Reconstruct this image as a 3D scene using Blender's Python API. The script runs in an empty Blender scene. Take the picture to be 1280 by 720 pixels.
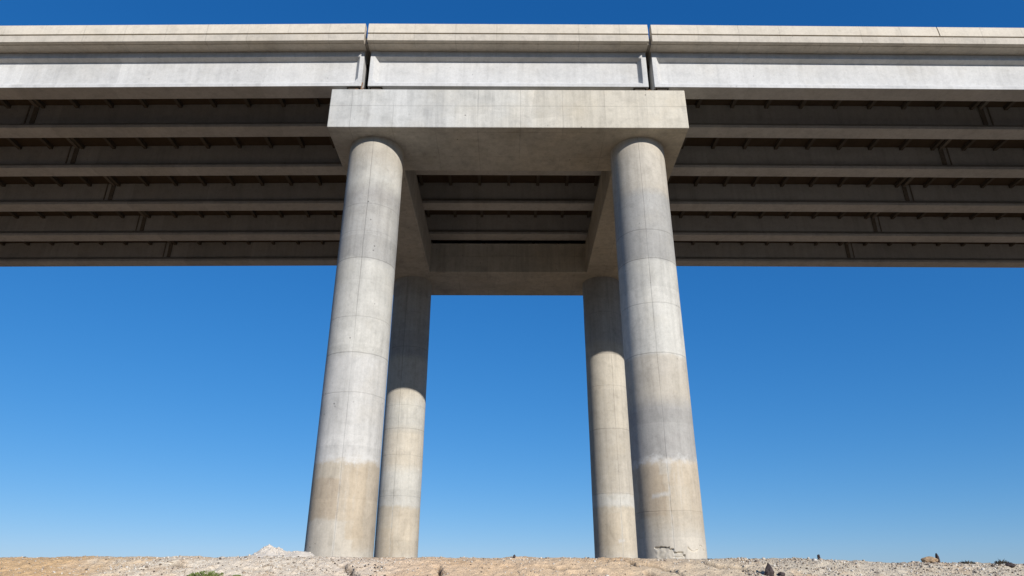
import bpy, bmesh, math, random
import numpy as np
from mathutils import Vector, noise, Matrix

rnd = random.Random(7)
sc = bpy.context.scene
COL = sc.collection
R = math.radians
EYE = 1.6                       # camera height above the hollow it stands in

# ------------------------------------------------------------------ helpers
def link(o, parent=None):
    COL.objects.link(o)
    if parent is not None:
        o.parent = parent
    return o

def empty(name, loc, label=None, cat=None, group=None):
    o = bpy.data.objects.new(name, None)
    o.location = loc
    o.empty_display_size = 0.3
    link(o)
    tag(o, label, cat, group)
    return o

def tag(o, label=None, cat=None, group=None, kind=None):
    if label: o["label"] = label
    if cat: o["category"] = cat
    if group: o["group"] = group
    if kind: o["kind"] = kind
    return o

def from_bm(name, bm, mat, parent=None, smooth=False, bevel=0.0):
    me = bpy.data.meshes.new(name)
    bmesh.ops.recalc_face_normals(bm, faces=bm.faces)
    bm.to_mesh(me); bm.free()
    return from_me(name, me, mat, parent, smooth, bevel)

def from_me(name, me, mat, parent=None, smooth=False, bevel=0.0):
    for m in (mat if isinstance(mat, (list, tuple)) else [mat]):
        me.materials.append(m)
    if smooth:
        me.polygons.foreach_set("use_smooth", [True] * len(me.polygons))
    o = bpy.data.objects.new(name, me)
    link(o, parent)
    if bevel:
        b = o.modifiers.new("bevel", "BEVEL")
        b.width = bevel; b.segments = 2; b.limit_method = "ANGLE"; b.angle_limit = R(35)
    return o

def box(bm, x0, x1, y0, y1, z0, z1, shear=0.0):
    v = []
    for z in (z0, z1):
        for (x, y) in ((x0, y0), (x1, y0), (x1, y1), (x0, y1)):
            v.append(bm.verts.new((x, y + shear * abs(x), z)))
    for f in ((0, 3, 2, 1), (4, 5, 6, 7), (0, 1, 5, 4), (1, 2, 6, 5), (2, 3, 7, 6), (3, 0, 4, 7)):
        bm.faces.new([v[i] for i in f])

def loft(bm, stations, shear=0.0):
    """stations: list of (x, [(y,z)...]) closed profiles with equal point counts"""
    rings = []
    for x, prof in stations:
        rings.append([bm.verts.new((x, y + shear * abs(x), z)) for (y, z) in prof])
    n = len(rings[0])
    for a, b in zip(rings, rings[1:]):
        for i in range(n):
            j = (i + 1) % n
            bm.faces.new((a[i], a[j], b[j], b[i]))
    bm.faces.new(rings[0][::-1]); bm.faces.new(rings[-1])

# ------------------------------------------------------------------ node helper
class NT:
    def __init__(self, tree):
        self.t = tree; self.n = tree.nodes; self.l = tree.links
    def put(self, sock, val):
        if isinstance(val, bpy.types.NodeSocket): self.l.new(val, sock)
        else: sock.default_value = val
    def math(self, op, a, b=0.0, clamp=False):
        m = self.n.new("ShaderNodeMath"); m.operation = op; m.use_clamp = clamp
        self.put(m.inputs[0], a); self.put(m.inputs[1], b)
        return m.outputs[0]
    def noise(self, vec, scale, detail=4, rough=0.55, dist=0.0):
        m = self.n.new("ShaderNodeTexNoise")
        self.l.new(vec, m.inputs["Vector"])
        m.inputs["Scale"].default_value = scale; m.inputs["Detail"].default_value = detail
        m.inputs["Roughness"].default_value = rough; m.inputs["Distortion"].default_value = dist
        return m.outputs["Fac"]
    def vor(self, vec, scale, feature="F1", out="Distance", rand=1.0):
        m = self.n.new("ShaderNodeTexVoronoi"); m.feature = feature
        self.l.new(vec, m.inputs["Vector"])
        m.inputs["Scale"].default_value = scale; m.inputs["Randomness"].default_value = rand
        return m.outputs[out]
    def map(self, vec, scale=(1, 1, 1), loc=(0, 0, 0)):
        m = self.n.new("ShaderNodeMapping")
        self.l.new(vec, m.inputs["Vector"])
        m.inputs["Scale"].default_value = scale; m.inputs["Location"].default_value = loc
        return m.outputs[0]
    def ramp(self, fac, stops, interp="LINEAR"):
        m = self.n.new("ShaderNodeValToRGB"); self.l.new(fac, m.inputs[0])
        e = m.color_ramp; e.interpolation = interp
        while len(e.elements) < len(stops): e.elements.new(0.5)
        for el, (p, c) in zip(e.elements, sorted(stops, key=lambda s: s[0])):
            el.position = p
            el.color = (c, c, c, 1) if isinstance(c, (int, float)) else (*c, 1)
        return m.outputs[0]
    def rng(self, v, a, b, c=0.0, d=1.0):
        m = self.n.new("ShaderNodeMapRange"); m.clamp = True
        self.put(m.inputs[0], v)
        for i, k in enumerate((a, b, c, d)): m.inputs[i + 1].default_value = k
        return m.outputs[0]
    def mix(self, fac, a, b, mode="MIX"):
        m = self.n.new("ShaderNodeMix"); m.data_type = "RGBA"; m.blend_type = mode
        self.put(m.inputs[0], fac)
        for s, v in ((m.inputs[6], a), (m.inputs[7], b)):
            if isinstance(v, bpy.types.NodeSocket): self.l.new(v, s)
            else: s.default_value = (v, v, v, 1) if isinstance(v, (int, float)) else (*v, 1)
        return m.outputs[2]
    def line(self, c, period, off, width):
        """1 on a line every `period` of coordinate c"""
        a = self.math("MULTIPLY", self.math("SUBTRACT", c, off), 1.0 / period)
        f = self.math("ABSOLUTE", self.math("SUBTRACT", self.math("FRACT", a), 0.5))
        return self.rng(f, 0.5 - width / period, 0.5 - 0.25 * width / period)
    def single(self, c, at, width):
        d = self.math("ABSOLUTE", self.math("SUBTRACT", c, at))
        return self.rng(d, width, width * 0.3)

def new_mat(name, rough=0.85):
    m = bpy.data.materials.new(name); m.use_nodes = True
    t = NT(m.node_tree); b = t.n["Principled BSDF"]
    b.inputs["Roughness"].default_value = rough
    b.inputs["Specular IOR Level"].default_value = 0.25
    tc = t.n.new("ShaderNodeTexCoord")
    sx = t.n.new("ShaderNodeSeparateXYZ"); t.l.new(tc.outputs["Object"], sx.inputs[0])
    return m, t, b, tc.outputs["Object"], sx.outputs

def finish(t, b, col, height, strength=0.5, dist=0.01):
    t.l.new(col, b.inputs["Base Color"])
    bp = t.n.new("ShaderNodeBump")
    bp.inputs["Strength"].default_value = strength; bp.inputs["Distance"].default_value = dist
    t.l.new(height, bp.inputs["Height"]); t.l.new(bp.outputs[0], b.inputs["Normal"])

def weather(t, P, col, seed, amt=1.0, streak=1.0, holes=0.0):
    """mottling, water streaks, cloudy stains, grain and air holes that every cast face carries"""
    q = t.map(P, loc=(seed * 3.1, seed * 1.7, seed * 2.3))
    big = t.noise(q, 0.45, 5, 0.6)
    mid = t.noise(q, 2.2, 5, 0.62, 0.4)
    fine = t.noise(q, 26, 4, 0.6)
    strk = t.noise(t.map(q, (3.6, 3.6, 0.22)), 1.6, 5, 0.65)
    col = t.mix(1.0, col, t.ramp(big, [(0.3, 1 - 0.16 * amt), (0.5, 1.0), (0.72, 1 + 0.07 * amt)]), "MULTIPLY")
    col = t.mix(1.0, col, t.ramp(mid, [(0.28, 1 - 0.20 * amt), (0.48, 1.0), (0.75, 1 + 0.08 * amt)]), "MULTIPLY")
    col = t.mix(1.0, col, t.ramp(strk, [(0.30, 1 - 0.18 * streak), (0.5, 1.0), (0.74, 1 + 0.12 * streak)]), "MULTIPLY")
    col = t.mix(1.0, col, t.ramp(fine, [(0.3, 0.93), (0.55, 1.0), (0.75, 1.04)]), "MULTIPLY")
    warm = t.rng(t.noise(t.map(q, loc=(9, 4, 7)), 0.8, 4, 0.6), 0.5, 0.72)
    col = t.mix(t.math("MULTIPLY", warm, 0.35 * amt), col, t.mix(1.0, col, (1.0, 0.93, 0.80), "MULTIPLY"))
    h = t.math("ADD", t.math("MULTIPLY", fine, 0.25), t.math("MULTIPLY", mid, 0.6))
    hd = t.vor(q, 3.4); keep = t.rng(t.noise(q, 1.1, 3), 0.50, 0.58)
    spk = t.noise(q, 9.5, 5, 0.7)
    col = t.mix(1.0, col, t.ramp(spk, [(0.30, 0.90), (0.46, 0.99), (0.70, 1.05)]), "MULTIPLY")
    hole = t.math("MULTIPLY", t.rng(hd, 0.095, 0.05), keep)
    if holes:
        col = t.mix(t.math("MULTIPLY", hole, holes), col, t.mix(1.0, col, 0.42, "MULTIPLY"))
        h = t.math("SUBTRACT", h, t.math("MULTIPLY", hole, 0.8 * holes))
    return col, h

def seam(t, col, h, mask, dark=0.6, amt=0.7, depth=1.0):
    col = t.mix(t.math("MULTIPLY", mask, amt), col, t.mix(1.0, col, dark, "MULTIPLY"))
    return col, t.math("SUBTRACT", h, t.math("MULTIPLY", mask, depth))

# ------------------------------------------------------------------ materials
def mat_plain_concrete(name, base, seed, xper=0, xoff=0, amt=1.0, streak=0.7, panel=0.0):
    m, t, b, P, s = new_mat(name)
    n = t.n.new("ShaderNodeRGB"); n.outputs[0].default_value = (*base, 1)
    col, h = weather(t, P, n.outputs[0], seed, amt, streak, 0.5)
    if xper:
        w = t.math("ADD", s[0], t.math("MULTIPLY", t.noise(P, 1.1, 2), 0.06))
        ln = t.line(w, xper, xoff, 0.022)
        ln = t.math("MULTIPLY", ln, t.rng(t.noise(P, 0.7, 3), 0.38, 0.62, 0.15, 1))
        col, h = seam(t, col, h, ln, 0.66, 0.6, 0.6)
    if panel:                                   # pours of slightly different tone along the length
        c = t.vor(t.map(P, (0.42, 0.0, 0.0), (seed, 0, 0)), 1.0, "F1", "Color")
        bw = t.n.new("ShaderNodeRGBToBW"); t.l.new(c, bw.inputs[0])
        col = t.mix(1.0, col, t.rng(bw.outputs[0], 0.2, 0.8, 1 - panel, 1 + panel * 0.5), "MULTIPLY")
    finish(t, b, col, h, 0.45, 0.012)
    return m

def mat_cap():
    m, t, b, P, s = new_mat("pier_cap_concrete")
    # grey pours to the left, warmer cream pours to the right
    side = t.math("ADD", s[0], t.math("MULTIPLY", t.noise(P, 0.9, 4), 3.0))
    base = t.ramp(t.rng(side, -3.5, 5.5), [(0.25, (0.445, 0.44, 0.415)), (0.5, (0.47, 0.455, 0.41)), (0.8, (0.49, 0.45, 0.37))])
    col, h = weather(t, P, base, 3.0, 0.9, 0.9, 1.0)
    wob = t.math("MULTIPLY", t.noise(P, 0.7, 2), 0.05)
    vx = t.line(t.math("ADD", s[0], wob), 1.22, 0.35, 0.018)
    vy = t.line(t.math("ADD", s[1], wob), 1.22, 0.30, 0.018)
    hz = t.single(t.math("ADD", s[2], wob), 0.78, 0.014)
    fade = t.rng(t.noise(t.map(P, loc=(4, 1, 8)), 0.55, 3), 0.34, 0.56)
    col, h = seam(t, col, h, t.math("MULTIPLY", vx, fade), 0.68, 0.6, 0.5)
    col, h = seam(t, col, h, t.math("MULTIPLY", vy, fade), 0.62, 0.6, 0.6)
    col, h = seam(t, col, h, t.math("MULTIPLY", hz, t.rng(fade, 0, 1, 0.35, 1)), 0.60, 0.75, 0.6)
    # board-sized panels of slightly different shade
    cell = t.vor(t.map(P, (0.82, 0.82, 0.8), (0.1, 0.2, 0.3)), 1.0, "F1", "Color", 0.25)
    bw = t.n.new("ShaderNodeRGBToBW"); t.l.new(cell, bw.inputs[0])
    col = t.mix(1.0, col, t.rng(bw.outputs[0], 0.2, 0.8, 0.93, 1.05), "MULTIPLY")
    finish(t, b, col, h, 0.45, 0.012)
    return m

def mat_column(name, bands, joints, seam_ang, seed, holes=0.6, lime=None, patches=(), pale_seam=0.0):
    """bands: (z, colour) from base upwards; joints: (z, darkness) lift joints; one formwork seam"""
    m, t, b, P, s = new_mat(name)
    H = 12.0
    big = t.noise(t.map(P, loc=(seed, 2 * seed, 0)), 0.9, 5, 0.62, 0.5)
    small = t.noise(t.map(P, loc=(seed, 2 * seed, 0)), 5.0, 4, 0.6)
    zz = t.math("ADD", s[2], t.math("ADD", t.math("MULTIPLY", t.math("SUBTRACT", big, 0.5), 0.50),
                                     t.math("MULTIPLY", t.math("SUBTRACT", small, 0.5), 0.36)))
    stops = []
    e = 0.004
    prev = None
    for z, c, soft in bands:
        p = z / H
        if prev is not None:
            stops.append((max(p - e * soft, 0), prev))
        stops.append((min(p + e * soft, 1), c)); prev = c
    base = t.ramp(t.math("DIVIDE", zz, H), stops)
    # crisp lift edges: part of the tone follows the straight joint, not the wandering stain edge
    base2 = t.ramp(t.math("DIVIDE", s[2], H), stops)
    base = t.mix(0.5, base, base2)
    pw = t.math("MULTIPLY", t.math("SUBTRACT", t.noise(t.map(P, loc=(seed, 6, 2)), 2.6, 5, 0.68), 0.5), 0.34)
    pa = t.math("ADD", t.math("ARCTAN2", s[1], s[0]), pw); pz = t.math("ADD", s[2], t.math("MULTIPLY", pw, 0.9))
    for a0, a1, z0, z1, c, k in patches:          # splash marks and rubbed-in repairs
        ma = t.math("MULTIPLY", t.rng(pa, R(a0) - 0.03, R(a0) + 0.03), t.rng(pa, R(a1) + 0.03, R(a1) - 0.03))
        mz = t.math("MULTIPLY", t.rng(pz, z0 - 0.03, z0 + 0.03), t.rng(pz, z1 + 0.03, z1 - 0.03))
        base = t.mix(t.math("MULTIPLY", t.math("MULTIPLY", ma, mz), k), base, c)
    col, h = weather(t, P, base, seed, 0.75, 0.8, holes)
    blot = t.noise(t.map(P, (1, 1, 0.8), (seed * 2, 1, seed)), 1.7, 7, 0.7, 0.8)
    col = t.mix(1.0, col, t.ramp(blot, [(0.34, 0.90), (0.42, 0.98), (0.57, 1.0), (0.64, 1.06)]), "MULTIPLY")
    # thin lift-wide tonal steps left by separate pours of the steel form
    pour = t.vor(t.map(P, (0, 0, 1.05), (seed, seed, seed)), 1.0, "F1", "Color"); pbw = t.n.new("ShaderNodeRGBToBW"); t.l.new(pour, pbw.inputs[0])
    col = t.mix(1.0, col, t.rng(pbw.outputs[0], 0.2, 0.8, 0.95, 1.04), "MULTIPLY")
    at2 = t.math("ARCTAN2", s[1], s[0])
    ang = t.math("ADD", at2, t.math("MULTIPLY", t.math("SUBTRACT", t.noise(P, 0.8, 2), 0.5), 0.05))
    sm = t.single(ang, seam_ang, 0.018)
    fade = t.rng(t.noise(t.map(P, (1, 1, 0.5), (seed, 0, 5)), 0.6, 3), 0.34, 0.56, 0.25, 1)
    col, h = seam(t, col, h, t.math("MULTIPLY", sm, fade), 0.60, 0.8, 0.5)
    if pale_seam:                                 # grout paste left along the seam of the lowest lift
        ps = t.math("MULTIPLY", t.single(ang, seam_ang, 0.05), t.math("LESS_THAN", s[2], 2.3))
        ps = t.math("MULTIPLY", ps, t.rng(t.noise(t.map(P, (3, 3, 1.2)), 2.0, 4, 0.7), 0.38, 0.6, 0, pale_seam))
        col = t.mix(ps, col, (0.50, 0.48, 0.43))
    wz = t.math("ADD", s[2], t.math("MULTIPLY", t.noise(P, 1.5, 3), 0.05))
    for z, d in joints:
        col, h = seam(t, col, h, t.single(wz, z + 0.025, 0.020), 0.58, d * 0.8, 0.6)
    if lime is not None:                         # white lime bleed along a pour line
        lz, lamt = lime
        a = t.single(t.math("ADD", s[2], t.math("MULTIPLY", t.math("SUBTRACT", t.noise(P, 1.6, 5, 0.7), 0.5), 0.7)), lz, 0.10)
        k = t.math("MULTIPLY", a, t.rng(t.noise(t.map(P, loc=(3, seed, 1)), 3.2, 5, 0.7), 0.40, 0.62, 0, lamt))
        col = t.mix(k, col, (0.52, 0.51, 0.48))
        rr = t.rng(t.noise(t.map(P, (5, 5, 0.5), (seed, 0, 2)), 1.4, 4, 0.7), 0.58, 0.72, 0, 0.45)
        below = t.math("MULTIPLY", t.rng(s[2], lz - 2.0, lz - 0.3), t.math("LESS_THAN", s[2], lz))
        col = t.mix(t.math("MULTIPLY", rr, below), col, (0.50, 0.48, 0.43))
    finish(t, b, col, h, 0.5, 0.012)
    return m

GREY = (0.335, 0.325, 0.30); LITE = (0.465, 0.45, 0.405); WHITE = (0.485, 0.472, 0.44)
BEIGE = (0.41, 0.375, 0.315); TAN = (0.425, 0.365, 0.28); STAN = (0.44, 0.39, 0.31); PALE = (0.455, 0.415, 0.345); DGREY = (0.325, 0.312, 0.288)
mat_fl = mat_column("column_concrete_streaked", [(0, PALE, 1), (0.30, TAN, 2), (2.28, WHITE, 1), (4.9, LITE, 2),
    (7.58, GREY, 1), (9.35, DGREY, 3), (9.8, LITE, 4), (10.5, BEIGE, 8)],
    [(3.9, .4), (4.93, .85), (5.9, .4), (7.58, .85), (9.25, .4), (8.4, .2)], R(-87), 1.3, 0.9, (2.3, 0.9),
    [(-150, -58, 0.15, 0.92, PALE, 0.85), (-141, -84, 0.95, 1.86, (0.39, 0.32, 0.235), 0.75), (-150, -84, 1.88, 2.22, STAN, 0.8),
     (-70, -40, 0.5, 2.1, (0.43, 0.355, 0.255), 0.6)], 0.5)
mat_fr = mat_column("column_concrete_patched", [(0, PALE, 1), (0.72, STAN, 2), (0.95, TAN, 3), (2.28, DGREY, 1), (3.7, BEIGE, 4), (4.9, LITE, 1),
    (7.58, GREY, 1), (9.7, BEIGE, 3)],
    [(4.93, .7), (6.3, .55), (7.58, .9), (8.46, .7), (1.12, .25)], R(-98), 4.7, 0.5, (2.3, 0.9),
    [(-160, -106, 1.0, 2.15, (0.38, 0.31, 0.225), 0.7), (-96, -60, 0.9, 1.7, STAN, 0.6), (-128, -100, 1.42, 1.50, WHITE, 0.7), (-112, -92, 1.95, 2.25, PALE, 0.7),
     (-150, -60, 2.9, 3.3, GREY, 0.5)], 0.8)
mat_bl = mat_column("column_concrete_pale", [(0, PALE, 1), (0.55, STAN, 2), (2.25, LITE, 1), (3.6, PALE, 4), (5.1, LITE, 4), (6.3, PALE, 6), (8, GREY, 3)],
    [(2.6, .4), (4.1, .3), (5.1, .7), (6.0, .3), (8.4, .6), (9.9, .3)], R(-98), 7.9, 0.5, (2.4, 0.25),
    [(-150, -90, 0.4, 1.5, TAN, 0.7), (-80, -40, 1.0, 2.1, TAN, 0.4)], 0.6)
mat_br = mat_column("column_concrete_sandy", [(0, PALE, 1), (0.6, STAN, 2), (2.25, LITE, 1), (2.7, BEIGE, 1), (5.1, PALE, 2), (8.0, BEIGE, 4), (8.6, GREY, 3)],
    [(2.7, .5), (5.1, .7), (6.8, .45), (8.1, .6), (9.9, .4)], R(-80), 11.2, 0.5, (2.4, 0.35),
    [(-150, -85, 0.9, 2.0, TAN, 0.6), (-90, -74, 1.0, 1.12, WHITE, 0.6)], 0.5)
mat_cap_m = mat_cap()
mat_girder = mat_plain_concrete("girder_concrete", (0.51, 0.505, 0.49), 2.0, 0, 0, 0.6, 0.5, 0.08)
mat_slab = mat_plain_concrete("deck_concrete", (0.47, 0.425, 0.355), 5.0, 1.22, 0.2, 0.8, 0.5)
mat_parapet = mat_plain_concrete("parapet_concrete", (0.55, 0.495, 0.405), 6.0, 1.22, 0.2, 0.6, 0.4, 0.04)
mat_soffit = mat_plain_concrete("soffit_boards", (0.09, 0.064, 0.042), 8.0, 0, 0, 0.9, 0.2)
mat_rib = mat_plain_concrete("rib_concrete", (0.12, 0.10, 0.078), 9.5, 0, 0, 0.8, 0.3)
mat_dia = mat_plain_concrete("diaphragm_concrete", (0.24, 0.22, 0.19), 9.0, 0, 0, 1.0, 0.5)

def mat_flat(name, c, rough=0.9, var=0.25, scale=8):
    m, t, b, P, s = new_mat(name, rough)
    n = t.noise(P, scale, 5, 0.65)
    col = t.mix(1.0, c, t.rng(n, 0.25, 0.75, 1 - var, 1 + var), "MULTIPLY")
    finish(t, b, col, n, 0.4, 0.01)
    return m
mat_bearing = mat_flat("bearing_rubber", (0.06, 0.048, 0.036), 0.8, 0.4, 12)
mat_rust = mat_flat("rusty_steel", (0.20, 0.10, 0.045), 0.8, 0.4, 20)
mat_steel = mat_flat("weathered_steel", (0.19, 0.165, 0.135), 0.7, 0.3, 12)
mat_white_rubble = mat_flat("pale_rubble", (0.54, 0.485, 0.41), 0.95, 0.2, 9)
mat_darkrock = mat_flat("dark_stone", (0.06, 0.045, 0.042), 0.85, 0.35, 14)
mat_tanrock = mat_flat("tan_stone", (0.33, 0.23, 0.14), 0.9, 0.25, 10)
mat_weed = mat_flat("weed_leaf", (0.13, 0.165, 0.045), 0.7, 0.45, 9)
mat_dryweed = mat_flat("dry_weed", (0.075, 0.062, 0.040), 0.8, 0.4, 9)

def mat_ground():
    m, t, b, P, s = new_mat("dry_earth", 0.95)
    wob = t.math("MULTIPLY", t.math("SUBTRACT", t.noise(P, 0.55, 5, 0.65), 0.5), 5.0)
    x = t.math("ADD", s[0], wob)
    base = t.ramp(t.rng(x, -12, 12), [(0.0, (0.56, 0.37, 0.195)), (0.19, (0.57, 0.385, 0.205)), (0.225, (0.68, 0.60, 0.47)),
        (0.37, (0.66, 0.55, 0.42)), (0.42, (0.62, 0.45, 0.29)), (0.60, (0.61, 0.45, 0.285)), (0.66, (0.56, 0.45, 0.315)), (0.72, (0.53, 0.455, 0.345)), (1.0, (0.53, 0.46, 0.35))])
    tan = t.rng(t.noise(t.map(P, loc=(3, 8, 1)), 0.9, 5, 0.6), 0.52, 0.66)
    base = t.mix(t.math("MULTIPLY", tan, 0.6), base, (0.56, 0.37, 0.20))
    yy = t.math("ADD", s[1], t.math("MULTIPLY", t.math("SUBTRACT", t.noise(P, 1.4, 4, 0.6), 0.5), 1.6))
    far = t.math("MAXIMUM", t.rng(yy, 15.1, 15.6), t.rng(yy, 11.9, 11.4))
    near_bounce = t.mix(t.noise(P, 0.3, 4, 0.6), (0.055, 0.043, 0.030), (0.085, 0.065, 0.045))  # unseen ground on the camera side, made dark to cut bounced light
    back_bounce = t.mix(t.noise(P, 0.3, 4, 0.6), (0.15, 0.098, 0.055), (0.23, 0.155, 0.09))  # unseen ground behind the crest, tone set for bounce onto the undersides
    base = t.mix(far, base, t.mix(t.math("GREATER_THAN", s[1], 13.5), near_bounce, back_bounce))
    at = t.n.new("ShaderNodeAttribute"); at.attribute_name = "crack_shade"
    base = t.mix(at.outputs["Fac"], base, (0.075, 0.05, 0.033))  # shade inside the cracks painted into the ground colour
    n1 = t.noise(P, 6, 6, 0.7); n2 = t.noise(P, 40, 5, 0.7); n3 = t.noise(P, 150, 3, 0.6)
    col = t.mix(1.0, base, t.rng(n1, 0.25, 0.75, 0.86, 1.10), "MULTIPLY")
    col = t.mix(1.0, col, t.rng(n2, 0.25, 0.75, 0.78, 1.18), "MULTIPLY")
    peb = t.vor(P, 34, "F1", "Color"); bw = t.n.new("ShaderNodeRGBToBW"); t.l.new(peb, bw.inputs[0])
    col = t.mix(1.0, col, t.rng(bw.outputs[0], 0.1, 0.9, 0.84, 1.14), "MULTIPLY")
    h = t.math("ADD", t.math("MULTIPLY", n2, 0.6), t.math("MULTIPLY", n3, 0.25))
    h = t.math("SUBTRACT", h, t.math("MULTIPLY", t.vor(P, 34), 0.5))
    finish(t, b, col, h, 0.8, 0.02)
    return m
mat_ground_m = mat_ground()

# ------------------------------------------------------------------ ground
def smooth(a, b, x):
    u = min(max((x - a) / (b - a), 0.0), 1.0)
    return u * u * (3 - 2 * u)

PROFILE = [(-60, -1.8), (3, -1.6), (10, -0.70), (12.2, -0.08), (13.0, 0.215), (13.6, 0.455), (14.0, 0.515), (15.0, 0.535), (16.4, 0.555), (32, 0.6),
           (60, 0.2), (110, -3), (400, -5), (4000, -6)]
CRACKS = [[(2.05, 13.75), (2.35, 13.45), (2.75, 13.3), (3.05, 13.05), (3.15, 12.9)], [(3.55, 13.6), (3.75, 13.4), (4.2, 13.3), (4.45, 13.15)],
          [(-1.3, 13.3), (-1.15, 13.05), (-1.3, 12.8)], [(0.55, 13.35), (1.2, 13.3)], [(-3.0, 13.4), (-2.75, 13.1), (-2.6, 12.8)], [(-6.1, 13.45), (-5.75, 13.3)],
          [(2.45, 13.05), (2.6, 12.9)], [(-4.7, 13.2), (-4.3, 13.15)]]
CRK = [0.0]
def seg_d(px, py, a, b):
    ax, ay = a; bx, by = b
    dx, dy = bx - ax, by - ay
    u = min(max(((px - ax) * dx + (py - ay) * dy) / (dx * dx + dy * dy), 0), 1)
    return math.hypot(px - ax - u * dx, py - ay - u * dy)

def ground_z(x, y, detail=True):
    for (a, za), (b, zb) in zip(PROFILE, PROFILE[1:]):
        if a <= y <= b:
            z = za + (zb - za) * (y - a) / (b - a); break
    else:
        z = PROFILE[0][1] if y < PROFILE[0][0] else PROFILE[-1][1]
    near = smooth(6, 12, y) * (1 - smooth(60, 120, y))
    z -= near * 0.075 * smooth(3.5, 8.5, x)
    z += near * 0.03 * smooth(-6, -9, x) if x < -6 else 0
    z += near * 0.05 * noise.noise(Vector((x * 0.35, y * 0.35, 3.3)))
    if detail and -30 < x < 30 and 5 < y < 40:
        p = Vector((x, y, 0))
        z += near * (0.028 * noise.fractal(p * 1.7, 1.0, 2.0, 4) + 0.022 * noise.fractal(p * 7.0, 0.8, 2.1, 3))
        # clods: ridged lumps
        z += near * 0.030 * max(0.0, noise.noise(p * 4.2) - 0.12)
        if 12 < y < 14.3:
            wx = x + 0.07 * noise.noise(p * 5); wy = y + 0.07 * noise.noise(p * 5 + Vector((7, 3, 1)))
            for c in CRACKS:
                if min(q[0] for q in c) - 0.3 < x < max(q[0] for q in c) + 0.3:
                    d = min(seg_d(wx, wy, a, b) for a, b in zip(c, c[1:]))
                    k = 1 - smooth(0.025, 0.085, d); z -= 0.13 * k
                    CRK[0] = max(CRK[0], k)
    return EYE + z

def axis(parts):
    out = []
    for a, b, st in parts:
        n = max(1, int(round((b - a) / st)))
        out += [a + (b - a) * i / n for i in range(n)]
    return out + [parts[-1][1]]
xs = axis([(-3000, -400, 900), (-400, -60, 80), (-60, -14, 6), (-14, -10, 0.5), (-10, 10, 0.035), (10, 14, 0.5), (14, 60, 6), (60, 400, 80), (400, 3000, 900)])
ys = axis([(-3000, -300, 900), (-300, -20, 70), (-20, 9, 2), (9, 12.2, 0.25), (12.2, 14.4, 0.024), (14.4, 17, 0.08), (17, 34, 0.8), (34, 120, 8), (120, 400, 70), (400, 4000, 900)])
nx, ny = len(xs), len(ys)
co = np.empty((ny, nx, 3)); crk = np.zeros((ny, nx))
for j, y in enumerate(ys):
    for i, x in enumerate(xs):
        CRK[0] = 0.0
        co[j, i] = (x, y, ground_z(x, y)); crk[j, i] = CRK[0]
idx = np.arange(nx * ny).reshape(ny, nx)
faces = np.stack([idx[:-1, :-1], idx[:-1, 1:], idx[1:, 1:], idx[1:, :-1]], -1).reshape(-1, 4)
def np_mesh(name, verts, faces):
    me = bpy.data.meshes.new(name)
    k = faces.shape[1]
    me.vertices.add(len(verts)); me.loops.add(faces.size); me.polygons.add(len(faces))
    me.vertices.foreach_set("co", np.ascontiguousarray(verts, dtype=np.float32).ravel())
    me.loops.foreach_set("vertex_index", np.ascontiguousarray(faces, dtype=np.int32).ravel())
    me.polygons.foreach_set("loop_start", np.arange(0, faces.size, k, dtype=np.int32))
    me.update(calc_edges=True); me.validate()
    return me
g = from_me("ground", np_mesh("ground", co.reshape(-1, 3), faces), mat_ground_m, smooth=True)
ga = g.data.attributes.new("crack_shade", "FLOAT", "POINT"); ga.data.foreach_set("value", crk.astype(np.float32).ravel())
tag(g, "dry sandy earth bank with gravel and cracks under the bridge", "ground", kind="structure")

# ------------------------------------------------------------------ stones
def ico(sub=1):
    bm = bmesh.new(); bmesh.ops.create_icosphere(bm, subdivisions=sub, radius=1.0)
    v = np.array([p.co[:] for p in bm.verts]); f = np.array([[q.index for q in fc.verts] for fc in bm.faces]); bm.free()
    return v, f
IV, IF = ico(1)
def stones(name, items, mat):
    """items: (x, y, z, r). one mesh of rough stones"""
    V, F = [], []
    rs = np.random.RandomState(5)
    for k, (x, y, z, r) in enumerate(items):
        s = r * rs.uniform(0.65, 1.25, 3); s[2] *= 0.8
        v = IV * s * rs.uniform(0.72, 1.2, (len(IV), 1))
        a = rs.uniform(0, 6.28); c, sn = math.cos(a), math.sin(a)
        v = np.stack([v[:, 0] * c - v[:, 1] * sn, v[:, 0] * sn + v[:, 1] * c, v[:, 2]], 1) + (x, y, z)
        V.append(v); F.append(IF + k * len(IV))
    return from_me(name, np_mesh(name, np.concatenate(V), np.concatenate(F)), mat)

def mat_gravel():
    m, t, b, P, s = new_mat("gravel_stones", 0.9)
    gi = t.n.new("ShaderNodeNewGeometry")
    ri = gi.outputs["Random Per Island"]
    col = t.ramp(ri, [(0.0, (0.07, 0.055, 0.045)), (0.10, (0.13, 0.10, 0.08)), (0.16, (0.30, 0.24, 0.18)), (0.5, (0.42, 0.35, 0.27)), (0.8, (0.50, 0.45, 0.38)), (1.0, (0.60, 0.57, 0.51))])
    n = t.noise(P, 30, 4, 0.6)
    col = t.mix(1.0, col, t.rng(n, 0.25, 0.75, 0.8, 1.15), "MULTIPLY")
    finish(t, b, col, n, 0.5, 0.01)
    return m
items = []
while len(items) < 9000:
    x = rnd.uniform(-10, 10); y = rnd.choice([rnd.uniform(12.3, 14.2), rnd.uniform(12.8, 14.0)])
    nz = noise.noise(Vector((x * 0.8, y * 0.8, 9)))
    dens = 1.0 if x > 4.2 else (0.6 if -7.2 < x < -2.2 else 0.2)
    dens *= 0.7 + nz
    if rnd.random() > dens: continue
    r = 0.007 + 0.019 * rnd.random() ** 3.2
    if rnd.random() < 0.012: r *= 1.8
    items.append((x, y, ground_z(x, y) + r * 0.25, r))
gv = stones("gravel", items, mat_gravel())
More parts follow.
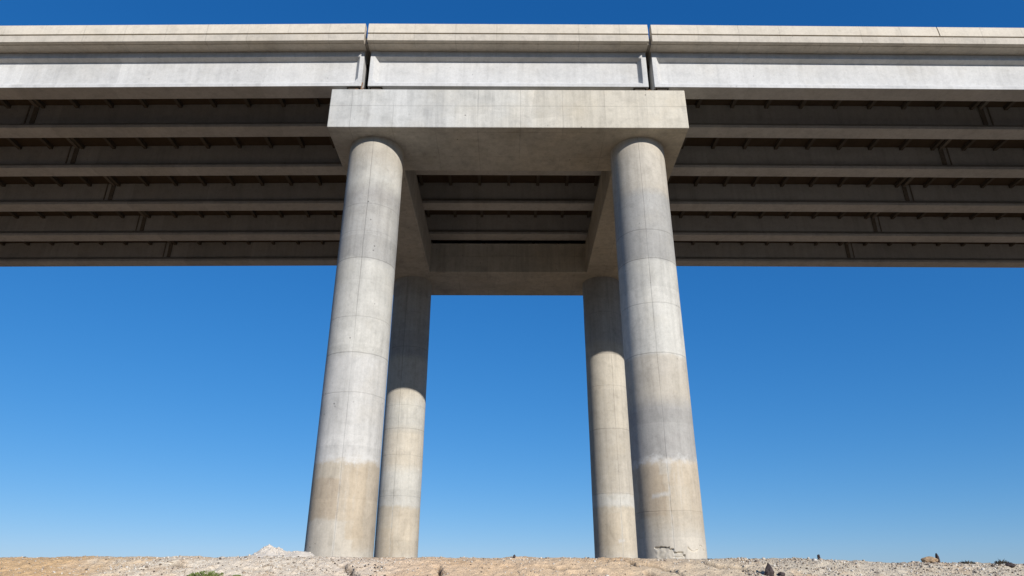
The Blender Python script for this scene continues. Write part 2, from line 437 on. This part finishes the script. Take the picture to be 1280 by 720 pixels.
tag(gv, "loose gravel stones strewn over the sandy bank", "gravel", kind="stuff")

def rock(name, x, y, sx, sy, sz, mat, label, cat="rock", seed=1, sharp=0.0, yaw=0.0, group=None, sink=0.2):
    bm = bmesh.new(); bmesh.ops.create_icosphere(bm, subdivisions=3, radius=1.0)
    for v in bm.verts:
        p = v.co.copy()
        d = 1 + 0.35 * noise.noise(p * 1.3 + Vector((seed * 5, seed, 2))) + 0.16 * noise.noise(p * 3.1 + Vector((seed, 4, seed * 3)))
        # flatten into facets
        q = p * d
        if sharp: q.x *= 1 - sharp * max(0, q.z); q.y *= 1 - sharp * max(0, q.z)
        v.co = Vector((q.x * sx, q.y * sy, q.z * sz))
    bmesh.ops.dissolve_limit(bm, angle_limit=R(14), verts=bm.verts, edges=bm.edges)
    o = from_bm(name, bm, mat)
    o.location = (x, y, ground_z(x, y) + sz * (0.75 - sink)); o.rotation_euler.z = yaw
    tag(o, label, cat, group)
    return o

rock("dark_rock", 4.60, 12.98, 0.085, 0.085, 0.13, mat_darkrock, "dark reddish brown pointed rock standing on the gravel bank", seed=2, sharp=0.5, sink=0.35)
rock("dark_rock", 4.80, 12.96, 0.06, 0.06, 0.045, mat_darkrock, "small dark lump lying beside the pointed dark rock", seed=5)
rock("tan_rock", 8.06, 14.0, 0.14, 0.12, 0.07, mat_tanrock, "wedge shaped tan rock on the bank top beside the dark upright stone", seed=3, sink=0.1)
rock("dark_rock", 8.22, 14.0, 0.035, 0.05, 0.10, mat_darkrock, "narrow dark upright stone leaning on the tan wedge rock", seed=8, sink=0.25)
rock("grey_rock", 9.3, 13.6, 0.09, 0.08, 0.045, mat_darkrock, "low dark rock on the gravel below the two small weeds", seed=11)
rock("small_rock", 0.12, 14.0, 0.022, 0.025, 0.035, mat_darkrock, "small dark stub of rock on the bare skyline between the pier columns", seed=12)
rock("small_rock", 5.95, 14.0, 0.03, 0.03, 0.07, mat_darkrock, "tiny dark upright stone on the bank top right of the pier", seed=14)

# pale rubble heap beside the left front column
bm = bmesh.new()
bmesh.ops.create_grid(bm, x_segments=70, y_segments=44, size=1.0)
for v in bm.verts:
    x, y = v.co.x * 0.95, v.co.y * 0.55
    rr = math.hypot(v.co.x, v.co.y)
    peak = 0.13 * math.exp(-((x + 0.17) / 0.20) ** 2 - (y / 0.28) ** 2) + 0.11 * math.exp(-((x + 0.02) / 0.42) ** 2 - (y / 0.33) ** 2) + 0.09 * math.exp(-((x - 0.52) / 0.30) ** 2 - (y / 0.3) ** 2)
    p = Vector((x, y, 0))
    z = peak * (1 + 0.3 * noise.fractal(p * 5, 0.8, 2, 4)) + 0.02 * noise.fractal(p * 9, 0.8, 2, 3) * (peak / 0.2)
    v.co = Vector((x, y, z - 0.07 * smooth(0.75, 1.0, rr)))
rub = from_bm("rubble_heap", bm, mat_white_rubble)
rx, ry = -4.62, 14.6
for v in rub.data.vertices:
    v.co.z += ground_z(rx + v.co.x, ry + v.co.y, False) - ground_z(rx, ry, False)
rub.location = (rx, ry, ground_z(rx, ry, False))
tag(rub, "low heap of pale crushed rubble beside the left front column", "rubble heap")
chips = stones("rubble_chip", [(rnd.gauss(-0.05, 0.34), rnd.gauss(-0.12, 0.2), 0, 0.012 + 0.022 * rnd.random() ** 2) for _ in range(160)], mat_white_rubble)
me = chips.data
dg = bpy.context.evaluated_depsgraph_get()
from mathutils.bvhtree import BVHTree
bvh = BVHTree.FromPolygons([v.co for v in rub.data.vertices], [p.vertices[:] for p in rub.data.polygons])
nv = len(IV); cs = np.empty(len(me.vertices) * 3, np.float32); me.vertices.foreach_get("co", cs); cs = cs.reshape(-1, nv, 3)
for k in range(len(cs)):
    c = cs[k].mean(0); hit = bvh.ray_cast(Vector((c[0], c[1], 3)), Vector((0, 0, -1)))
    cs[k, :, 2] += (hit[0].z + 0.002) if hit[0] else 0.0
me.vertices.foreach_set("co", cs.ravel()); me.update()
chips.parent = rub; chips["kind"] = "stuff"

# weeds
def weed(name, x, y, w, h, n, mat, label, seed, cat="weed", leaf=0.03):
    rr = random.Random(seed); bm = bmesh.new()
    for i in range(n):
        a = rr.uniform(0, 6.283); d = math.sqrt(rr.random())
        bx, by = math.cos(a) * d * w, math.sin(a) * d * w * 0.6
        bz = ground_z(x + bx, y + by, False) - ground_z(x, y, False) - 0.01
        ln = h * rr.uniform(0.35, 1.0) * (1.15 - 0.6 * d); la = a + rr.uniform(-1, 1); tilt = rr.uniform(0.1, 0.9)
        dx, dy = math.cos(la) * tilt * ln, math.sin(la) * tilt * ln
        wd = leaf * rr.uniform(0.5, 1.1); px, py = -math.sin(la) * wd, math.cos(la) * wd
        v = [bm.verts.new(q) for q in ((bx, by, bz), (bx + dx * .5 + px, by + dy * .5 + py, bz + ln * .6), (bx + dx, by + dy, bz + ln * rr.uniform(.75, 1)), (bx + dx * .5 - px, by + dy * .5 - py, bz + ln * .55))]
        bm.faces.new(v)
    o = from_bm(name, bm, mat)
    o.location = (x, y, ground_z(x, y, False)); tag(o, label, cat)
    return o
weed("weed_clump", -5.28, 12.93, 0.30, 0.09, 620, mat_weed, "low green leafy weed clump growing on the pale gravel slope", 1, leaf=0.014)
weed("weed_clump", -4.72, 12.88, 0.12, 0.05, 160, mat_weed, "smaller green weed sprig beside the wide green clump", 2, leaf=0.012)
weed("dry_weed", 8.78, 14.0, 0.12, 0.10, 160, mat_dryweed, "dark dry weed on the bank top nearest the tan wedge rock", 3, "dry weed", 0.01)
weed("dry_weed", 9.43, 14.0, 0.12, 0.12, 170, mat_dryweed, "dark dry weed on the bank top farthest from the pier", 4, "dry weed", 0.01)
weed("dry_weed", 5.50, 14.0, 0.09, 0.05, 90, mat_dryweed, "tiny dark dry weed on the bank top beside a tiny upright stone", 6, "dry weed", 0.01)

# ------------------------------------------------------------------ bridge pier
PZ = EYE + 0.5
pier = empty("bridge_pier", (0, 22, PZ), "concrete bridge pier of four round columns under a square frame cap", "bridge pier")
CAPZ0, CAPZ1 = EYE + 12.0 - PZ, EYE + 13.352 - PZ
Y0, Y1 = 15.945 - 22, 28.15 - 22
bm = bmesh.new()
ox0, ox1, ix0, ix1, iy0, iy1 = -5.18, 5.14, -3.27, 3.24, 18.16 - 22, 25.68 - 22
rings = []
for (x0, x1, y0, y1) in ((ox0, ox1, Y0, Y1), (ix0, ix1, iy0, iy1)):
    for z in (CAPZ0, CAPZ1):
        rings.append([bm.verts.new((x, y, z)) for (x, y) in ((x0, y0), (x1, y0), (x1, y1), (x0, y1))])
ob, ot, ib, it = rings
for i in range(4):
    j = (i + 1) % 4
    bm.faces.new((ob[i], ob[j], ot[j], ot[i])); bm.faces.new((ib[j], ib[i], it[i], it[j]))
    bm.faces.new((ot[i], ot[j], it[j], it[i])); bm.faces.new((ob[j], ob[i], ib[i], ib[j]))
cap = from_bm("pier_cap", bm, mat_cap_m, pier, bevel=0.025)
# put the cap's own origin at its underside so its texture heights read from there
for v in cap.data.vertices: v.co.z -= CAPZ0
cap.location = (0, 0, CAPZ0)

def column(x, y, mat, label, spall=False, seed=0):
    rad = 0.795
    zs = axis([(-0.6, 0.0, 0.1), (0.0, 0.5, 0.012 if spall else 0.05), (0.5, CAPZ0, 0.25)])
    n = 420 if spall else 128
    V = np.empty((len(zs), n, 3))
    for j, z in enumerate(zs):
        for i in range(n):
            a = 2 * math.pi * i / n
            r = rad + 0.004 * noise.noise(Vector((math.cos(a) * 2, math.sin(a) * 2, z * 0.9 + seed)))
            if spall and 0.0 <= z <= 0.5:
                u = ((a + math.pi / 2 + math.pi) % (2 * math.pi) - math.pi) * rad      # arc length from the face towards the camera, + to the right
                w = 0.05 * noise.noise(Vector((u * 9, z * 9, 1)))
                top = 0.335 if u < -0.22 else (0.285 if u < -0.12 else (0.225 if u < 0.08 else (0.16 if u < 0.13 else 0.0)))
                if -0.56 < u < 0.14:
                    if z < top + w * 0.3: r -= smooth(-0.52, -0.36, u) * 0.022 + 0.012 * noise.noise(Vector((u * 14, z * 14, 3)))
                    if abs(z - top - w * 0.4) < 0.016: r -= 0.045
                if 0.2 < u < 0.75:
                    c = 0.31 + 0.05 * math.sin(u * 13) + w
                    if abs(z - c) < 0.010: r -= 0.03
                    elif z < c: r -= 0.008
                if -0.15 < u < 0.12 and abs(z - 0.13 - 0.3 * w) < 0.009: r -= 0.025
            V[j, i] = (math.cos(a) * r, math.sin(a) * r, z)
    ix = np.arange(len(zs) * n).reshape(len(zs), n)
    F = np.stack([ix[:-1], np.roll(ix, -1, 1)[:-1], np.roll(ix, -1, 1)[1:], ix[1:]], -1).reshape(-1, 4)
    o = from_me("column", np_mesh("column", V.reshape(-1, 3), F), mat, pier, smooth=True)
    o.location = (x, y - 22, 0)
    o["label"] = label
    return o
column(-3.96, 17.16, mat_fl, "front round column with a wide tan stain at its foot, beside the rubble", seed=1)
column(3.85, 17.16, mat_fr, "front round column with grey middle band and cracked foot", True, seed=2)
column(-4.11, 26.85, mat_bl, "rear round column with pale lower half and dark upper half", seed=3)
column(3.98, 26.85, mat_br, "rear round column of sandy concrete, shaded along one side", seed=4)

# ------------------------------------------------------------------ bridge spans
GY = [16.24, 18.15, 20.42, 22.90, 25.40, 27.88]
GZ = 13.49
DY0, DY1 = 15.53, 28.55
SLAB0, SLAB1 = 1.325, 1.572
def gprofile(yc, w):
    pts = [(0.27, 0.0), (0.27, 0.11), (max(0.09, w), 0.30), (max(0.09, w), 1.07), (max(0.25, w), 1.13), (max(0.25, w), 1.322)]
    return [(yc + a, z) for a, z in pts] + [(yc - a, z) for a, z in reversed(pts)]

def par_profile(y, sgn):
    """y outer face, sgn +1 when the roadway lies towards +y"""
    z = SLAB1
    p = [(0.045, 0.0), (0.045, 0.028), (0.0, 0.034), (0.012, 0.25), (0.03, 0.41), (0.055, 0.435), (0.24, 0.435), (0.30, 0.25), (0.42, 0.06), (0.42, 0.0)]
    return [(y + sgn * a, z + b) for a, b in p]

def make_span(label, xj, length, sgn, shear, parapets, end_far=True, dia=()):
    """sgn -1: runs to -x from the joint; +1 to +x; origin at the joint"""
    root = empty("bridge_span", (xj, 0, EYE + GZ), label, "bridge span", "bridge spans")
    X = lambda d: sgn * d
    for k, yc in enumerate(GY):
        bm = bmesh.new()
        st = [(0.045, 0.268), (0.17, 0.268), (0.29, 0.09)]
        st2 = [(length - 0.28, 0.09), (length - 0.18, 0.268), (length - 0.03, 0.268)]
        n = max(2, int(length / 2))
        mid = [(0.29 + (length - 0.58) * i / n, 0.09) for i in range(1, n)]
        loft(bm, [(X(d), gprofile(yc, w)) for d, w in st + mid + st2], shear)
        from_bm("girder", bm, mat_girder, root, bevel=0.012)
    bm = bmesh.new()
    slab = [(DY0, SLAB0), (DY0 + 0.09, SLAB0 - 0.0), (DY0 + 0.10, SLAB0 + 0.018), (DY0 + 0.13, SLAB0 + 0.018), (DY0 + 0.14, SLAB0), (DY1, SLAB0), (DY1, SLAB1), (DY0, SLAB1)]
    g0 = 0.0
    n = max(2, int(length / 3))
    loft(bm, [(X(g0 + (length - g0) * i / n), slab) for i in range(n + 1)], shear)
    from_bm("deck_slab", bm, mat_slab, root, bevel=0.015)
    for a, b in parapets:
        for yy, sg in ((DY0 - 0.012, 1), (DY1 + 0.012, -1)):
            bm = bmesh.new()
            n = max(2, int((b - a) / 2.4))
            loft(bm, [(X(a + (b - a) * i / n), [(y, z + 0.003) for y, z in par_profile(yy, sg)]) for i in range(n + 1)], shear)
            from_bm("parapet", bm, mat_parapet, root, bevel=0.006)
    # ribbed soffit panels between the webs
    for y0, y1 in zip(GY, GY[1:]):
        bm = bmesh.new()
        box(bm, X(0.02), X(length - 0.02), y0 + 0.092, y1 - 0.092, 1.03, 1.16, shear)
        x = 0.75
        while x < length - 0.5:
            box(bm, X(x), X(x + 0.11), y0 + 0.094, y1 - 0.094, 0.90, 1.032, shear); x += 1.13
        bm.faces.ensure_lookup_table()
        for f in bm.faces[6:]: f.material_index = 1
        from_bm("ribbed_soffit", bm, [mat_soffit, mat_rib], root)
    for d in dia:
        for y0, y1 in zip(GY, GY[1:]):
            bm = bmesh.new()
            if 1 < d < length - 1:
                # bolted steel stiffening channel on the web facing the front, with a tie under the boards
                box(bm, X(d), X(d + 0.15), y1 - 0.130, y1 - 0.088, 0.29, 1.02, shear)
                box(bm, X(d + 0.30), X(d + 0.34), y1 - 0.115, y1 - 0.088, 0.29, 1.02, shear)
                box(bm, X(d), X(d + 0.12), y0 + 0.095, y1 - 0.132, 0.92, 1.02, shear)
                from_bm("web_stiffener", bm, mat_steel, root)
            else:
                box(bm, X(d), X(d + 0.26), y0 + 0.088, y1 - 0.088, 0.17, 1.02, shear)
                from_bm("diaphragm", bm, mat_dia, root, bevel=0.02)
    return root

def bearings(root, offs, top=0.0):
    for yc in GY:
        for d in offs:
            bm = bmesh.new()
            box(bm, d - 0.15, d + 0.15, yc - 0.2, yc + 0.2, -0.136, -0.02)
            box(bm, d - 0.19, d + 0.19, yc - 0.235, yc + 0.235, -0.02, 0.0)
            from_bm("bearing_pad", bm, mat_bearing, root, bevel=0.006)

LJ, RJ, GAP = -4.25, 4.19, 0.05
midL = RJ - LJ - 2 * GAP
s_mid = make_span("short bridge span sitting wholly on the pier cap between both joints", LJ + GAP, midL, 1, 0.0, [(0.0, midL)], dia=(0.42, midL - 0.68))
for d in (-GAP, midL + GAP):
    bm = bmesh.new(); box(bm, d - 2 * GAP + 0.055, d + 2 * GAP - 0.055, DY0 + 0.16, DY1 - 0.05, SLAB0 + 0.01, SLAB1 - 0.01)
    from_bm("joint_seal", bm, mat_steel, s_mid)
bearings(s_mid, (0.28, midL - 0.28))
s_left = make_span("long bridge span over the rubble heap side with one unbroken parapet", LJ - GAP, 32.0, -1, 0.013, [(0.0, 18.0), (18.02, 32.0)], dia=(0.42, 11.1, 22.0))
bearings(s_left, (-0.28,))
s_right = make_span("long bridge span over the dark rocks with a split in its parapet", RJ + GAP, 32.0, 1, 0.0055, [(0.0, 8.62), (8.65, 32.0)], dia=(0.42, 11.2, 22.0))
bearings(s_right, (0.28,))

# rusty offcuts of reinforcement left on the cap at the two joints
def wire(name, pts, rad, mat, label, loc):
    cu = bpy.data.curves.new(name, "CURVE"); cu.dimensions = "3D"; cu.bevel_depth = rad; cu.bevel_resolution = 2
    for pl in pts:
        sp = cu.splines.new("POLY"); sp.points.add(len(pl) - 1)
        for q, p in zip(sp.points, pl): q.co = (*p, 1)
    tmp = bpy.data.objects.new(name, cu); COL.objects.link(tmp)
    me = bpy.data.meshes.new_from_object(tmp.evaluated_get(bpy.context.evaluated_depsgraph_get()))
    bpy.data.objects.remove(tmp)
    o = from_me(name, me, mat); o.location = loc
    tag(o, label, "rebar")
    return o
wire("rusty_rebar", [[(-.22, 0, .02), (-.1, -.02, .05), (.02, .01, .03), (.1, 0, .12)], [(-.12, .03, .02), (.0, .04, .07), (.13, .02, .02)], [(.02, -.02, .02), (.05, -.01, .3)]],
     0.014, mat_rust, "rusty bent steel offcuts on the pier cap under the joint over the stained column", (LJ - 0.12, 16.03, EYE + 13.352))
wire("rusty_rebar", [[(-.16, 0, .02), (-.06, -.02, .06), (.05, .01, .02), (.18, 0, .05)], [(-.05, .03, .02), (.1, .04, .08)]],
     0.014, mat_rust, "rusty bent steel offcuts on the pier cap under the joint over the cracked column", (RJ, 16.03, EYE + 13.352))

# ------------------------------------------------------------------ light, sky, camera
EL, AZ = R(22.8), R(29.0)                    # sun behind the camera, to the right
sd = Vector((math.sin(AZ) * math.cos(EL), -math.cos(AZ) * math.cos(EL), math.sin(EL)))
L = bpy.data.lights.new("sun", "SUN"); L.energy = 5.0; L.angle = R(0.5); L.color = (1.0, 0.955, 0.895)
lo = bpy.data.objects.new("sun", L); link(lo); lo.rotation_euler = sd.to_track_quat("Z", "Y").to_euler()

w = bpy.data.worlds.new("World"); sc.world = w; w.use_nodes = True
t = NT(w.node_tree); bg = t.n["Background"]
sky = t.n.new("ShaderNodeTexSky"); sky.sky_type = "NISHITA"; sky.sun_disc = False
sky.sun_elevation = EL; sky.sun_rotation = math.pi - AZ
sky.altitude = 1200; sky.air_density = 1.0; sky.dust_density = 0.3; sky.ozone_density = 3.0
hs = t.n.new("ShaderNodeHueSaturation"); hs.inputs["Saturation"].default_value = 1.25
t.l.new(sky.outputs[0], hs.inputs["Color"])
sp = t.n.new("ShaderNodeSeparateColor"); cb = t.n.new("ShaderNodeCombineColor")
t.l.new(t.mix(1.0, hs.outputs[0], (0.60, 0.80, 1.12), "MULTIPLY"), sp.inputs[0])
for i, (k, g) in enumerate(((1.06, 0.94), (1.61, 0.68), (2.45, 0.55))):      # a polarised, deep blue sky
    t.l.new(t.math("MULTIPLY", t.math("POWER", sp.outputs[i], g), k), cb.inputs[i])
t.l.new(cb.outputs[0], bg.inputs["Color"])
bg.inputs["Strength"].default_value = 0.088

cam = bpy.data.cameras.new("camera"); cam.sensor_width = 36; cam.lens = 853 / 1280 * 36
cam.clip_end = 12000; cam.clip_start = 0.1
co_ = bpy.data.objects.new("camera", cam); link(co_)
co_.location = (0, 0, EYE)
co_.rotation_euler = (math.pi / 2 + R(23.73), 0, -0.0054)
sc.camera = co_

vs = sc.view_settings
vs.view_transform = "Standard"; vs.look = "None"; vs.exposure = 0.12; vs.gamma = 1.0; vs.use_curve_mapping = False
sc.render.resolution_x, sc.render.resolution_y = 1024, 576
sc.cycles.max_bounces = 6; sc.cycles.diffuse_bounces = 4
